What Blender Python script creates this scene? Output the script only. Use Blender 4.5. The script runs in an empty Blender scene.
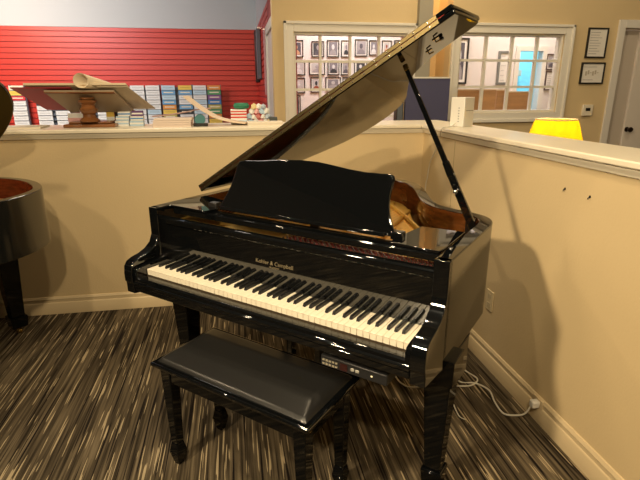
import bpy, bmesh, math, random
from mathutils import Vector, Matrix
random.seed(7)
C = bpy.context.scene.collection
PI = math.pi
TH = 0.73783            # the piano stands turned by this angle from the back half wall
V = Vector

# ------------------------------------------------------------------ materials
MATS = {}
def mat(name, col, rough=.5, metal=0., ior=1.5, emit=None, strength=0., bump=0., bscale=60., vary=0., vscale=8., stretch=None, col2=None, trans=0., alpha=1., coat=0.):
    if name in MATS: return MATS[name]
    m = bpy.data.materials.new(name); m.use_nodes = True
    nt = m.node_tree; b = nt.nodes['Principled BSDF']
    b.inputs['Base Color'].default_value = (*col, 1)
    b.inputs['Roughness'].default_value = rough
    b.inputs['Metallic'].default_value = metal
    b.inputs['IOR'].default_value = ior
    b.inputs['Transmission Weight'].default_value = trans
    b.inputs['Coat Weight'].default_value = coat
    b.inputs['Coat Roughness'].default_value = .02
    if emit:
        b.inputs['Emission Color'].default_value = (*emit, 1); b.inputs['Emission Strength'].default_value = strength
    if vary > 0 or bump > 0:
        tc = nt.nodes.new('ShaderNodeTexCoord'); mp = nt.nodes.new('ShaderNodeMapping')
        nt.links.new(tc.outputs['Object'], mp.inputs['Vector'])
        if stretch: mp.inputs['Scale'].default_value = stretch
    if vary > 0:
        n = nt.nodes.new('ShaderNodeTexNoise'); n.inputs['Scale'].default_value = vscale; n.inputs['Detail'].default_value = 4
        nt.links.new(mp.outputs[0], n.inputs['Vector'])
        r = nt.nodes.new('ShaderNodeValToRGB')
        c2 = col2 or tuple(c*(1-vary) for c in col)
        r.color_ramp.elements[0].position = .35; r.color_ramp.elements[1].position = .65
        r.color_ramp.elements[0].color = (*c2, 1); r.color_ramp.elements[1].color = (*col, 1)
        nt.links.new(n.outputs['Fac'], r.inputs['Fac']); nt.links.new(r.outputs[0], b.inputs['Base Color'])
    if bump > 0:
        n2 = nt.nodes.new('ShaderNodeTexNoise'); n2.inputs['Scale'].default_value = bscale; n2.inputs['Detail'].default_value = 3
        nt.links.new(mp.outputs[0], n2.inputs['Vector'])
        bp = nt.nodes.new('ShaderNodeBump'); bp.inputs['Strength'].default_value = bump; bp.inputs['Distance'].default_value = .01
        nt.links.new(n2.outputs['Fac'], bp.inputs['Height']); nt.links.new(bp.outputs[0], b.inputs['Normal'])
    MATS[name] = m
    return m

LACQ = mat('black_lacquer', (.003, .0035, .004), .035, ior=1.78)
LACQS = mat('black_satin_edge', (.006, .006, .007), .18, ior=1.7)
TAN = mat('tan_wall_paint', (.68, .525, .295), .75, bump=.10, bscale=90, vary=.05, vscale=2)
CREAM = mat('cream_trim_paint', (.68, .54, .33), .42)
WHITE_T = mat('white_trim_paint', (.78, .74, .66), .5)
IVORY = mat('ivory_key', (.84, .77, .62), .22)
EBONY = mat('ebony_key', (.008, .008, .009), .3)
MAHOG = mat('inner_rim_mahogany', (.095, .028, .006), .12, ior=1.55, vary=.45, vscale=5, stretch=(3, 3, 12))
GOLD = mat('gold_plate', (.84, .52, .11), .34, metal=.7, vary=.15, vscale=6)
BRASS = mat('polished_brass', (.62, .46, .18), .25, metal=1.)
REDF = mat('red_felt', (.30, .02, .015), .95)
SPRUCE = mat('soundboard_spruce', (.62, .36, .12), .35, vary=.2, vscale=4, stretch=(20, 1, 1))
HINGE = mat('hinge_brass', (.20, .155, .075), .42, metal=1.)
LEGM = mat('leg_lacquer', (.003, .0035, .004), .05, ior=1.42)
STEEL = mat('tuning_steel', (.62, .60, .58), .25, metal=1.)
VINYL = mat('black_vinyl', (.015, .0148, .0145), .28, ior=1.6, bump=.04, bscale=300)
RUBBER = mat('grey_plastic', (.08, .08, .08), .5)
WHITEP = mat('white_plastic', (.80, .78, .72), .4)
CORDM = mat('white_cord', (.70, .66, .56), .5)
BLACKP = mat('black_frame', (.015, .013, .012), .4)
GREYM = mat('grey_metal', (.12, .14, .17), .45)
PAPER = mat('paper', (.78, .70, .58), .7)
OAKM = mat('brown_turned_wood', (.26, .10, .03), .3, vary=.4, vscale=6, stretch=(1, 1, 6))
GLASS = None
def glass():
    m = bpy.data.materials.new('pane_glass'); m.use_nodes = True
    nt = m.node_tree; nt.nodes.clear()
    o = nt.nodes.new('ShaderNodeOutputMaterial'); mx = nt.nodes.new('ShaderNodeMixShader')
    t = nt.nodes.new('ShaderNodeBsdfTransparent'); g = nt.nodes.new('ShaderNodeBsdfGlossy'); g.inputs['Roughness'].default_value = .02
    fr = nt.nodes.new('ShaderNodeFresnel'); fr.inputs['IOR'].default_value = 1.4
    nt.links.new(fr.outputs[0], mx.inputs[0]); nt.links.new(t.outputs[0], mx.inputs[1]); nt.links.new(g.outputs[0], mx.inputs[2]); nt.links.new(mx.outputs[0], o.inputs[0])
    return m
GLASS = glass()

def carpet():
    m = bpy.data.materials.new('striped_carpet'); m.use_nodes = True
    nt = m.node_tree; b = nt.nodes['Principled BSDF']; b.inputs['Roughness'].default_value = .95; b.inputs['Specular IOR Level'].default_value = .1
    tc = nt.nodes.new('ShaderNodeTexCoord')
    def streak(sx, sy, off, detail=2.):
        mp = nt.nodes.new('ShaderNodeMapping'); mp.inputs['Scale'].default_value = (sx, sy, 1); mp.inputs['Location'].default_value = (off, off*.7, 0)
        nt.links.new(tc.outputs['Object'], mp.inputs['Vector'])
        n = nt.nodes.new('ShaderNodeTexNoise'); n.inputs['Scale'].default_value = 1.; n.inputs['Detail'].default_value = detail; n.inputs['Roughness'].default_value = .6
        nt.links.new(mp.outputs[0], n.inputs['Vector']); return n.outputs['Fac']
    def ramp(fac, stops):
        r = nt.nodes.new('ShaderNodeValToRGB'); cr = r.color_ramp
        while len(cr.elements) < len(stops): cr.elements.new(.5)
        for e, (p, c) in zip(cr.elements, stops): e.position = p; e.color = (*c, 1)
        nt.links.new(fac, r.inputs['Fac']); return r.outputs[0]
    base = ramp(streak(55, 1.5, 3.), [(.30, (.022, .017, .011)), (.45, (.062, .048, .031)), (.55, (.104, .081, .051)), (.70, (.175, .138, .088))])
    thin = ramp(streak(95, 3.2, 9., 1.), [(.630, (0, 0, 0)), (.648, (1, 1, 1))])
    dark = ramp(streak(80, 1.3, 17., 1.), [(.36, (1, 1, 1)), (.40, (0, 0, 0))])
    def mix(a, c2, f):
        x = nt.nodes.new('ShaderNodeMix'); x.data_type = 'RGBA'
        nt.links.new(f, x.inputs[0]); nt.links.new(a, x.inputs[6]); x.inputs[7].default_value = (*c2, 1); return x.outputs[2]
    c = mix(base, (.40, .32, .20), thin); c = mix(c, (.012, .009, .008), dark)
    nt.links.new(c, b.inputs['Base Color'])
    n = nt.nodes.new('ShaderNodeTexNoise'); n.inputs['Scale'].default_value = 260
    nt.links.new(tc.outputs['Object'], n.inputs['Vector'])
    bp = nt.nodes.new('ShaderNodeBump'); bp.inputs['Strength'].default_value = .5; bp.inputs['Distance'].default_value = .004
    nt.links.new(n.outputs['Fac'], bp.inputs['Height']); nt.links.new(bp.outputs[0], b.inputs['Normal'])
    return m

# ------------------------------------------------------------------ mesh helpers
def box(bm, x0, x1, y0, y1, z0, z1, mi=0, M=None):
    vs = [bm.verts.new((M @ V(p)) if M else p) for p in ((x0,y0,z0),(x1,y0,z0),(x1,y1,z0),(x0,y1,z0),(x0,y0,z1),(x1,y0,z1),(x1,y1,z1),(x0,y1,z1))]
    for f in ((0,3,2,1),(4,5,6,7),(0,1,5,4),(1,2,6,5),(2,3,7,6),(3,0,4,7)):
        bm.faces.new([vs[i] for i in f]).material_index = mi
def loft(bm, a, b, mi=0, cap=True):
    va = [bm.verts.new(p) for p in a]; vb = [bm.verts.new(p) for p in b]; n = len(a)
    for i in range(n):
        j = (i+1) % n; bm.faces.new((va[i], va[j], vb[j], vb[i])).material_index = mi
    if cap:
        bm.faces.new(va[::-1]).material_index = mi; bm.faces.new(vb).material_index = mi
def prism(bm, pts, f, lo, hi, mi=0):
    loft(bm, [f(u, v, lo) for u, v in pts], [f(u, v, hi) for u, v in pts], mi)
def lathe(bm, prof, cx=0, cy=0, n=24, mi=0, M=None):
    rings = []
    for r, z in prof:
        ring = []
        for k in range(n):
            p = V((cx+r*math.cos(2*PI*k/n), cy+r*math.sin(2*PI*k/n), z)); ring.append(bm.verts.new(M @ p if M else p))
        rings.append(ring)
    for a, b in zip(rings, rings[1:]):
        for k in range(n): bm.faces.new((a[k], a[(k+1)%n], b[(k+1)%n], b[k])).material_index = mi
    bm.faces.new(rings[0][::-1]).material_index = mi; bm.faces.new(rings[-1]).material_index = mi
def tube(bm, pts, r, n=8, mi=0):
    pts = [V(p) for p in pts]; rings = []; up = V((0,0,1))
    for i, p in enumerate(pts):
        d = (pts[min(i+1, len(pts)-1)]-pts[max(i-1, 0)]).normalized()
        a = d.cross(up)
        if a.length < 1e-3: a = d.cross(V((1,0,0)))
        a.normalize(); b = d.cross(a)
        rr = r[i] if isinstance(r, (list, tuple)) else r
        rings.append([bm.verts.new(p+rr*(math.cos(2*PI*k/n)*a+math.sin(2*PI*k/n)*b)) for k in range(n)])
    for a, b in zip(rings, rings[1:]):
        for k in range(n): bm.faces.new((a[k], a[(k+1)%n], b[(k+1)%n], b[k])).material_index = mi
    bm.faces.new(rings[0][::-1]).material_index = mi; bm.faces.new(rings[-1]).material_index = mi
def spline(pts, n=6):
    pts = [V(p) for p in pts]; out = []
    for i in range(len(pts)-1):
        p0 = pts[max(i-1,0)]; p1 = pts[i]; p2 = pts[i+1]; p3 = pts[min(i+2, len(pts)-1)]
        for k in range(n):
            t = k/n
            out.append(.5*((2*p1)+(p2-p0)*t+(2*p0-5*p1+4*p2-p3)*t*t+(3*p1-p0-3*p2+p3)*t**3))
    out.append(pts[-1]); return out
def obj(name, bm, mats, parent=None, bevel=0., seg=2, smooth=35, label=None):
    bmesh.ops.recalc_face_normals(bm, faces=bm.faces)
    if smooth:
        for f in bm.faces: f.smooth = True
        lim = math.radians(smooth)
        for e in bm.edges:
            if len(e.link_faces) == 2 and e.calc_face_angle(0) > lim: e.smooth = False
    me = bpy.data.meshes.new(name); bm.to_mesh(me); bm.free()
    for m in (mats if isinstance(mats, (list, tuple)) else [mats]): me.materials.append(m)
    o = bpy.data.objects.new(name, me); C.objects.link(o)
    if parent: o.parent = parent
    if bevel > 0:
        md = o.modifiers.new('Bevel', 'BEVEL'); md.width = bevel; md.segments = seg; md.limit_method = 'ANGLE'; md.angle_limit = math.radians(40)
    if label: o['label'] = label
    return o
def B(): return bmesh.new()
def quick(name, dims, m, parent=None, bevel=0., label=None, M=None):
    bm = B(); box(bm, *dims, M=M); return obj(name, bm, m, parent, bevel, label=label)
def thing(name, label, cat, loc=(0,0,0), rz=0., group=None):
    o = bpy.data.objects.new(name, None); C.objects.link(o); o.empty_display_size = .1
    o.location = loc; o.rotation_euler = (0,0,rz); o['label'] = label; o['category'] = cat
    if group: o['group'] = group
    return o
def tag(o, label, cat, group=None, kind=None):
    o['label'] = label; o['category'] = cat
    if group: o['group'] = group
    if kind: o['kind'] = kind
    return o
def struct(o): o['kind'] = 'structure'; return o
def dup(o, parent=None):
    c = o.copy(); C.objects.link(c)
    if parent: c.parent = parent
    for ch in list(o.children): dup(ch, c)
    return c

# ------------------------------------------------------------------ setting
WB, WR = 1.665, 1.282          # faces of the back and the right half wall
LZ = 1.246                     # top of the ledge
f = quick('floor', (-6.5, 6.5, -5.0, 8.3, -.1, 0), carpet()); struct(f)
DIM = mat('dim_side_blue', (.030, .042, .055), .8)  # dimness behind the camera is put into this dark wall colour
CEIL = mat('ceiling_grey', (.22, .25, .29), .9)
c = quick('ceiling', (-6.5, 6.5, -5.0, 8.3, 3.35, 3.45), CEIL); struct(c)
struct(quick('wall_front', (-6.5, 6.5, -5.1, -5.0, 0, 3.35), DIM))
struct(quick('wall_left', (-6.6, -6.5, -5.0, 8.3, 0, 3.35), mat('left_wall_paint', (.30, .29, .27), .8)))
struct(quick('wall_east', (6.5, 6.6, -5.0, 8.3, 0, 3.35), mat('east_wall_paint', (.35, .30, .22), .8)))

# half walls
bm = B(); box(bm, -6.4, WR, WB, WB+.44, 0, LZ-.03); struct(obj('wall_back', bm, TAN))
bm = B(); box(bm, WR, WR+.27, -4.0, WB+.44, 0, LZ-.03); struct(obj('wall_right', bm, TAN))
# fine vertical seam on the right half wall
struct(quick('trim_5', (WR-.0012, WR+.01, 1.146, 1.1495, .14, LZ-.07), mat('seam_brown', (.34, .25, .13), .9)))
def extrude_profile(bm, prof, a, b, axis):
    # prof: (out, z) where out is the distance in front of the wall face
    if axis == 'x': fa = lambda o, z, t: (t, WB-o, z)
    else: fa = lambda o, z, t: (WR-o, t, z)
    prism(bm, prof, fa, a, b)
base_prof = [(0,0), (.016,0), (.016,.078), (.013,.083), (.010,.085), (.010,.104), (.013,.108), (.006,.122), (0,.124)]
LEDGEM = mat('ledge_paint', (.86, .78, .62), .32)
bm = B(); extrude_profile(bm, base_prof, -6.4, WR-.001, 'x'); struct(obj('baseboard_back', bm, CREAM))
bm = B(); extrude_profile(bm, base_prof, -4.0, WB-.017, 'y'); struct(obj('baseboard_right', bm, CREAM))
# ledge caps with moulding under the nose
bm = B(); box(bm, -6.4, WR-.03, WB-.03, WB+.475, LZ-.026, LZ); struct(obj('trim_1', bm, LEDGEM, bevel=.006))
bm = B(); box(bm, WR-.03, WR+.295, -4.0, WB+.475, LZ-.026, LZ); struct(obj('trim_2', bm, LEDGEM, bevel=.006))
mold = [(0, LZ-.028), (.024, LZ-.028), (.022, LZ-.036), (.012, LZ-.046), (.010, LZ-.056), (0, LZ-.060)]
bm = B(); extrude_profile(bm, mold, -6.4, WR-.001, 'x'); struct(obj('trim_3', bm, LEDGEM))
bm = B(); extrude_profile(bm, mold, -4.0, WB-.026, 'y'); struct(obj('trim_4', bm, LEDGEM))

# far tan wall with two interior windows, recess and doorway
FY = 2.95
W1 = (.515, 1.575, .60, 1.975)       # glass opening of window 1 (x0,x1,z0,z1)
W2 = (2.10, 3.185, 1.262, 1.992)
DX0 = 3.83
bm = B()
def wseg(x0, x1, z0, z1, bm=None): box(bm, x0, x1, FY, FY+.12, z0, z1)
wseg(.33, W1[0], 0, 3.35, bm); wseg(W1[0], W1[1], 0, W1[2], bm); wseg(W1[0], W1[1], W1[3], 3.35, bm); wseg(W1[1], 1.79, 0, 3.35, bm)
wseg(2.005, W2[0], 0, 3.35, bm); wseg(W2[0], W2[1], 0, W2[2], bm); wseg(W2[0], W2[1], W2[3], 3.35, bm); wseg(W2[1], DX0, 0, 3.35, bm)
wseg(DX0, 6.5, 2.06, 3.35, bm)
struct(obj('wall_far', bm, TAN))
# recess between the windows
AMB = mat('amber_paint', (.74, .54, .27), .7)
bm = B(); box(bm, 1.70, 2.10, 3.42, 3.5, 0, 3.35); box(bm, 1.70, 1.79, FY+.121, 3.42, 0, 3.35); box(bm, 2.005+.06, 2.12, FY+.121, 3.42, 0, 3.35)
struct(obj('wall_recess', bm, AMB))
struct(quick('shade_strip', (1.66, 1.79, FY-.06, FY-.001, 0, 3.3), mat('shaded_wall_grey', (.36, .33, .26), .8)))  # added box; the shade on this wall strip is put into its grey
def window(n, x0, x1, z0, z1, xs, zs):
    o = B()
    t = .075
    for a in ((x0-t, x0, z0-t, z1+t), (x1, x1+t, z0-t, z1+t), (x0, x1, z1, z1+t), (x0, x1, z0-t, z0)):
        box(o, a[0], a[1], FY-.022, FY-.001, a[2], a[3])
    for a in ((x0-t-.012, x0-t+.012, z0-t, z1+t+.012), (x1+t-.012, x1+t+.012, z0-t, z1+t+.012), (x0-t-.012, x1+t+.012, z1+t-.012, z1+t+.012), (x0-t-.012, x1+t+.012, z0-t-.02, z0-t+.012)):
        box(o, a[0], a[1], FY-.036, FY-.001, a[2], a[3])
    fr = struct(obj('window_%d' % n, o, WHITE_T, bevel=.003))
    m = B()
    for a in (x0, x1-.02): box(m, a, a+.02, FY+.01, FY+.10, z0, z1)
    for a in (z0, z1-.02): box(m, x0+.02, x1-.02, FY+.01, FY+.10, a, a+.02)
    for x in xs: box(m, x-.011, x+.011, FY+.03, FY+.07, z0, z1)
    for z in zs: box(m, x0, x1, FY+.035, FY+.065, z-.011, z+.011)
    struct(obj('muntins', m, WHITE_T, fr))
    g = B(); box(g, x0+.02, x1-.02, FY+.048, FY+.052, z0+.02, z1-.02); struct(obj('pane', g, GLASS, fr))
window(1, *W1, [.765, 1.044, 1.318], [1.732, 1.485, 1.24, .995, .80])
window(2, *W2, [2.390, 2.662, 2.928], [1.752, 1.505])

# doorway on the right
d = B(); box(d, DX0-.075, DX0, FY-.022, FY-.001, 0, 2.135); box(d, DX0, 5.4, FY-.022, FY-.001, 2.06, 2.135); box(d, DX0, DX0+.02, FY, FY+.12, 0, 2.06)
dr = struct(obj('door_1', d, mat('door_frame_paint', (.74, .70, .64), .5), bevel=.003))
DOORM = mat('mauve_white_door', (.62, .54, .46), .5)
struct(quick('door_leaf', (DX0+.02, 4.06, FY+.06, FY+.10, 0, 2.05), DOORM, dr))
struct(quick('door_leaf', (4.068, 5.0, FY+.04, FY+.10, 0, 2.05), mat('pale_door', (.76, .69, .62), .5), dr))
struct(quick('wall_side', (5.0, 6.5, FY+.001, FY+.12, 0, 2.05), TAN))
k = B(); lathe(k, [(.003, 0), (.026, 0), (.026, .006), (.010, .01), (.010, .035), (.024, .042), (.028, .055), (.022, .068), (.004, .072)], n=16, M=Matrix.Translation((4.045+.05, FY+.04, 1.07)) @ Matrix.Rotation(PI/2, 4, 'X'))
struct(obj('door_knob', k, mat('dark_bronze', (.10, .07, .05), .3, metal=1.), dr))

# gallery room behind the windows
PINKW = mat('gallery_paint', (.78, .72, .68), .8)
GY1, GY2 = 5.2, 4.6
struct(quick('wall_gallery', (.561, 2.62, GY1, GY1+.1, 0, 3.35), PINKW))
struct(quick('wall_divider', (2.62, 2.70, GY2, GY1+.1, 0, 3.35), PINKW))
bm = B(); box(bm, 2.70, 3.72, GY2, GY2+.1, 0, 3.35); box(bm, 4.05, 6.5, GY2, GY2+.1, 0, 3.35); box(bm, 3.72, 4.05, GY2, GY2+.1, 1.97, 3.35)
struct(obj('wall_office', bm, PINKW))
bm = B(); box(bm, 3.66, 3.72, GY2-.02, GY2-.001, 0, 2.03); box(bm, 4.05, 4.11, GY2-.02, GY2-.001, 0, 2.03); box(bm, 3.72, 4.05, GY2-.02, GY2-.001, 1.97, 2.03)
struct(obj('door_2', bm, WHITE_T))
CYAN = mat('aqua_paint', (.34, .72, .82), .7)
struct(quick('wall_washroom', (3.2, 5.4, 6.2, 6.3, 0, 3.35), CYAN))
struct(quick('wall_washroom_side', (3.1, 3.2, 4.701, 6.3, 0, 3.35), CYAN))
struct(quick('wall_washroom_east', (5.4, 5.5, 4.701, 6.3, 0, 3.35), CYAN))

# shop behind the counter: slat wall, upper wall, side wall
def slatmat(name, c): return mat(name, c, .42)
RED = slatmat('red_slat_panel', (.62, .046, .030))
SY = 8.05
def slats(bm, a, b, axis, face):
    z = 0.02; pitch = .0915
    while z < 2.54-.01:
        z1 = min(z+pitch-.016, 2.55)
        if axis == 'x': box(bm, a, b, face, face+.02, z, z1)
        else: box(bm, face, face+.02, a, b, z, z1)
        z += pitch
bm = B(); slats(bm, -6.4, .46, 'x', SY)
struct(obj('wall_slat', bm, RED))
struct(quick('wall_shop', (-6.5, 1.2, SY+.021, SY+.15, 0, 3.35), mat('slat_groove', (.38, .03, .025), .6)))
struct(quick('wall_upper', (-6.5, .46, SY-.012, SY+.02, 2.553, 3.35), mat('cool_grey_paint', (.56, .60, .62), .8)))
bm = B(); slats(bm, 5.06, SY, 'y', .44)
struct(obj('wall_slat_side', bm, RED))
bm = B(); box(bm, .461, .56, 3.07, SY, 0, 2.553); box(bm, .44, .46, 3.07, 5.055, 0, 2.553)
struct(obj('wall_shop_side', bm, mat('side_wall_red', (.42, .10, .10), .7)))
struct(quick('wall_shop_side_upper', (.44, .56, 3.07, SY, 2.553, 3.35), mat('cool_grey_paint', (.56, .60, .62), .8)))
bm = B(); box(bm, .405, .44, 3.85, 3.95, 0, 2.25); box(bm, .405, .44, 4.95, 5.05, 0, 2.25); box(bm, .405, .44, 3.95, 4.95, 2.15, 2.25); box(bm, .425, .44, 3.95, 4.95, 0, 2.15)
struct(obj('door_3', bm, WHITE_T))

# ------------------------------------------------------------------ grand piano
piano = thing('grand_piano', 'black glossy baby grand piano with raised lid and open keyboard', 'piano', (0,0,0), -TH)
W = .685; ZR = .982
OUT = [(.685,.098),(.685,.35),(.685,.56),(.681,.62),(.665,.675),(.628,.722),(.575,.75),(.50,.772),(.414,.812),(.358,.87),(.313,.942),(.25,1.06),(.197,1.155),(.15,1.22),(.103,1.272),(.018,1.325),(-.07,1.348),(-.2,1.348),(-.32,1.305),(-.42,1.21),(-.52,1.085),(-.62,.94),(-.67,.82),(-.685,.70),(-.685,.40),(-.685,.098)]
def smooth2(pts, n=5): return [(p.x, p.y) for p in spline([(x, y, 0) for x, y in pts], n)]
def clampx(pts, w): return [(max(-w, min(w, x)), y) for x, y in pts]
def offset(path, d):
    out = []
    for i, (x, y) in enumerate(path):
        a = path[max(i-1,0)]; b = path[min(i+1, len(path)-1)]
        tx, ty = b[0]-a[0], b[1]-a[1]; l = math.hypot(tx, ty) or 1
        out.append((x-ty/l*d, y+tx/l*d))
    return out
def shell(bm, outer, inner, z0, z1, zin):
    n = len(outer)
    o0=[bm.verts.new((x,y,z0)) for x,y in outer]; o1=[bm.verts.new((x,y,z1)) for x,y in outer]
    i0=[bm.verts.new((x,y,z0)) for x,y in inner]; i1=[bm.verts.new((x,y,z1)) for x,y in inner]
    for i in range(n-1):
        for q, mi in (((o0[i],o0[i+1],o1[i+1],o1[i]),0), ((i0[i],i0[i+1],i1[i+1],i1[i]),1), ((o1[i],o1[i+1],i1[i+1],i1[i]),0), ((o0[i],o0[i+1],i0[i+1],i0[i]),0)):
            bm.faces.new(q).material_index = mi
    for i in (0, n-1): bm.faces.new((o0[i], i0[i], i1[i], o1[i]))
rim_o = clampx(smooth2(OUT), W)
rim_i = offset(rim_o, .052)
bm = B(); shell(bm, rim_o, rim_i, .605, ZR, 0)
for f in bm.faces:
    if f.calc_center_median().y < .42: f.material_index = 0
rim = obj('rim', bm, [LACQ, MAHOG], piano, bevel=.004, seg=2, smooth=30)
# underside and soundboard
inner = offset(rim_o, .0515)
fxy = lambda u, v, t: (u, v, t)
bm = B(); prism(bm, [p for p in inner if p[1] > .27], fxy, .79, .80); obj('soundboard', bm, SPRUCE, piano)
# plate: outline well inside the rim with raised struts
pl = [p for p in offset(rim_o, .075) if p[1] > .30]
bm = B(); prism(bm, [(pl[0][0], .305)]+pl+[(pl[-1][0], .305)], fxy, .852, .868)
plate = obj('plate', bm, GOLD, piano, bevel=.003)
bm = B()
for (x0, y0, x1, y1) in ((-.42, .22, -.30, 1.12), (-.14, .22, -.10, 1.22), (.10, .22, .02, 1.18), (.30, .22, .16, 1.06), (.46, .22, .36, .74)):
    tube(bm, [(x0, y0, .876), ((x0+x1)/2, (y0+y1)/2, .878), (x1, y1, .870)], .011, 8)
for k in range(6):
    x = .0+.055*k; y = 1.02-.075*k
    lathe(bm, [(.020, .868), (.018, .874), (.006, .876)], x, y, 12)
tube(bm, [(-.60,.62,.872),(-.40,.95,.876),(-.15,1.16,.876),(.05,1.10,.876),(.20,.92,.876),(.34,.74,.876),(.56,.66,.872)], .011, 6)
obj('plate_strut', bm, GOLD, plate)
bm = B()
for i in range(60):
    t = i/59; x0 = -.58+1.14*t; yend = .62+.55*(1-abs(t-.35)*1.3) if t < .75 else .60+.08*(1-t)*4
    x1 = x0-.10*(1-t)
    yend = min(yend, 1.12 - max(0, x1)*1.0, 1.12-max(0, -x1-.25)*1.1)
    tube(bm, [(x0, .24, .897), (x1, yend, .893)], .0009 if t > .3 else .0018, 3)
s = obj('strings', bm, mat('copper_string', (.55, .34, .16), .3, metal=1.), piano); s['kind'] = 'stuff'
# pin block with felt and tuning pins, seen between front rail and music shelf
bm = B(); box(bm, -.632, .632, .162, .30, .84, .909); pb = obj('pin_block', bm, GOLD, piano)
bm = B(); box(bm, -.01, .62, .164, .262, .909, .913); obj('felt_strip', bm, REDF, pb)
pin = None
for i in range(100):
    x = .0+.60*((i//2)/49.); y = .180+.026*(i % 2)+.010*((i//2) % 2)
    if pin is None:
        bm = B(); lathe(bm, [(.0032, 0), (.0032, .016), (.0026, .019)], n=6); pin = obj('tuning_pin', bm, STEEL, pb); o = pin
    else:
        o = pin.copy(); C.objects.link(o); o.parent = pb
    o.location = (x, y, .9125)
# cheeks (arms) with the S curved front
CH = [(.104,ZR),(.101,.945),(.103,.90),(.098,.860),(.082,.826),(.052,.803),(.018,.790),(-.018,.783),(-.046,.772),(-.060,.752),(-.064,.72),(-.064,.685),(-.058,.68),(-.057,.632),(.13,.605),(.13,ZR)]
for s in (-1, 1):
    bm = B(); a = s*W; b = s*(W-.050)
    prism(bm, [(u, v) for u, v in CH], lambda u, v, t: (t, u, v), a, b)
    obj('cheek', bm, LACQ, piano, bevel=.004, seg=3, smooth=40)
    bm = B(); x0, x1 = sorted((s*.6150, s*.6345))
    pr_ = [(-.050,.66),(-.052,.730),(-.044,.744),(-.02,.750),(.03,.753),(.07,.757),(.10,.765),(.1335,.775),(.1335,.66)]
    prism(bm, pr_, lambda u, v, t: (t, u, v), x0, x1); obj('key_block', bm, LACQ, piano, bevel=.003)
# key bed and key slip
bm = B(); box(bm, -W+.051, W-.051, -.056, .60, .645, .672); obj('keybed', bm, LACQ, piano, bevel=.004)
bm = B(); prism(bm, [(-.060,.673),(-.060,.686),(-.052,.690),(-.050,.701),(-.044,.7065),(-.012,.7065),(-.008,.702),(-.008,.673)], lambda u, v, t: (t, u, v), -.6345, .6345)
obj('key_slip', bm, LACQ, piano, bevel=.002)
# keys
bm = B(); box(bm, -.6125, .6125, .0, .134, .680, .7065); kb = obj('keyboard', bm, mat('key_frame_wood', (.05, .035, .02), .6), piano)
ZK = .733; KW = 1.225/52
wk = bk = None
for i in range(52):
    if wk is None:
        bm = B(); box(bm, .0008, KW-.0008, .002, .1345, ZK-.026, ZK); box(bm, .0008, KW-.0008, 0, .0025, ZK-.003, ZK)
        wk = obj('white_key', bm, IVORY, kb, bevel=.0007, seg=1); o = wk
    else:
        o = wk.copy(); C.objects.link(o); o.parent = kb
    o.location = (-.6125+i*KW, 0, 0)
for i in range(51):
    n = i % 7     # A=0 B=1 C=2 D=3 E=4 F=5 G=6
    if n in (1, 4): continue
    off = {0: .003, 2: -.003, 3: .003, 5: -.003, 6: 0}[n]
    if bk is None:
        bm = B()
        loft(bm, [(-.0066,.044,ZK-.004),(.0066,.044,ZK-.004),(.0066,.1345,ZK-.004),(-.0066,.1345,ZK-.004)],
                 [(-.0050,.051,ZK+.0125),(.0050,.051,ZK+.0125),(.0050,.1345,ZK+.0125),(-.0050,.1345,ZK+.0125)])
        bk = obj('black_key', bm, EBONY, kb, bevel=.001, seg=2); o = bk
    else:
        o = bk.copy(); C.objects.link(o); o.parent = kb
    o.location = (-.6125+(i+1)*KW+off, 0, 0)
# fallboard, lettering and the rail over it
bm = B(); prism(bm, [(.1370,.70),(.1285,.905),(.160,.925),(.160,.70)], lambda u, v, t: (t, u, v), -.6345, .6345)
fb = obj('fallboard', bm, LACQ, piano)
LETTER = mat('brass_lettering', (.34, .28, .17), .4, metal=.5)
def text(name, s, size, x, y, z, m, parent, rot=(PI/2,0,0), shear=0., ext=.0004, align='CENTER'):
    cu = bpy.data.curves.new('t', 'FONT'); cu.body = s; cu.size = size; cu.align_x = align; cu.extrude = ext; cu.shear = shear
    to = bpy.data.objects.new('t', cu); C.objects.link(to); bpy.context.view_layer.update()
    me = bpy.data.meshes.new_from_object(to); bpy.data.objects.remove(to); me.materials.clear(); me.materials.append(m)
    o = bpy.data.objects.new(name, me); C.objects.link(o); o.location = (x, y, z); o.rotation_euler = rot
    if parent: o.parent = parent
    return o
text('maker_lettering', 'Kohler & Campbell', .0235, -.012, .1316, .824, LETTER, fb, (PI/2+.0415, 0, 0), .1)
text('model_lettering', 'MILLENNIUM', .0085, -.012, .1321, .811, LETTER, fb, (PI/2+.0415, 0, 0))
bm = B(); prism(bm, [(.127,.906),(.122,.912),(.122,.930),(.128,.937),(.150,.938),(.156,.932),(.156,.903)], lambda u, v, t: (t, u, v), -.6345, .6345)
obj('front_rail', bm, LACQ, piano, bevel=.002)
# music shelf with two side wings
bm = B(); box(bm, -.60, .625, .170, .232, .955, .975); box(bm, -.60, .625, .166, .171, .949, .972)
shelf = obj('music_shelf', bm, LACQ, piano, bevel=.002)
bm = B(); prism(bm, [(.45,.176),(.626,.168),(.631,.20),(.631,.43),(.47,.42),(.445,.235)], fxy, .976, .986); obj('shelf_wing', bm, LACQ, shelf, bevel=.002)
bm = B(); prism(bm, [(-.631,.168),(-.40,.162),(-.385,.235),(-.46,.36),(-.631,.40)], fxy, .976, .986); obj('shelf_wing', bm, LACQ, shelf, bevel=.002)
bm = B(); box(bm, .425, .47, .235, .27, .975, 1.005); obj('desk_bracket', bm, LACQ, shelf, bevel=.004)
quick('desk_bracket', (-.45, -.405, .235, .27, .975, 1.005), BLACKP, shelf, .004)
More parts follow.
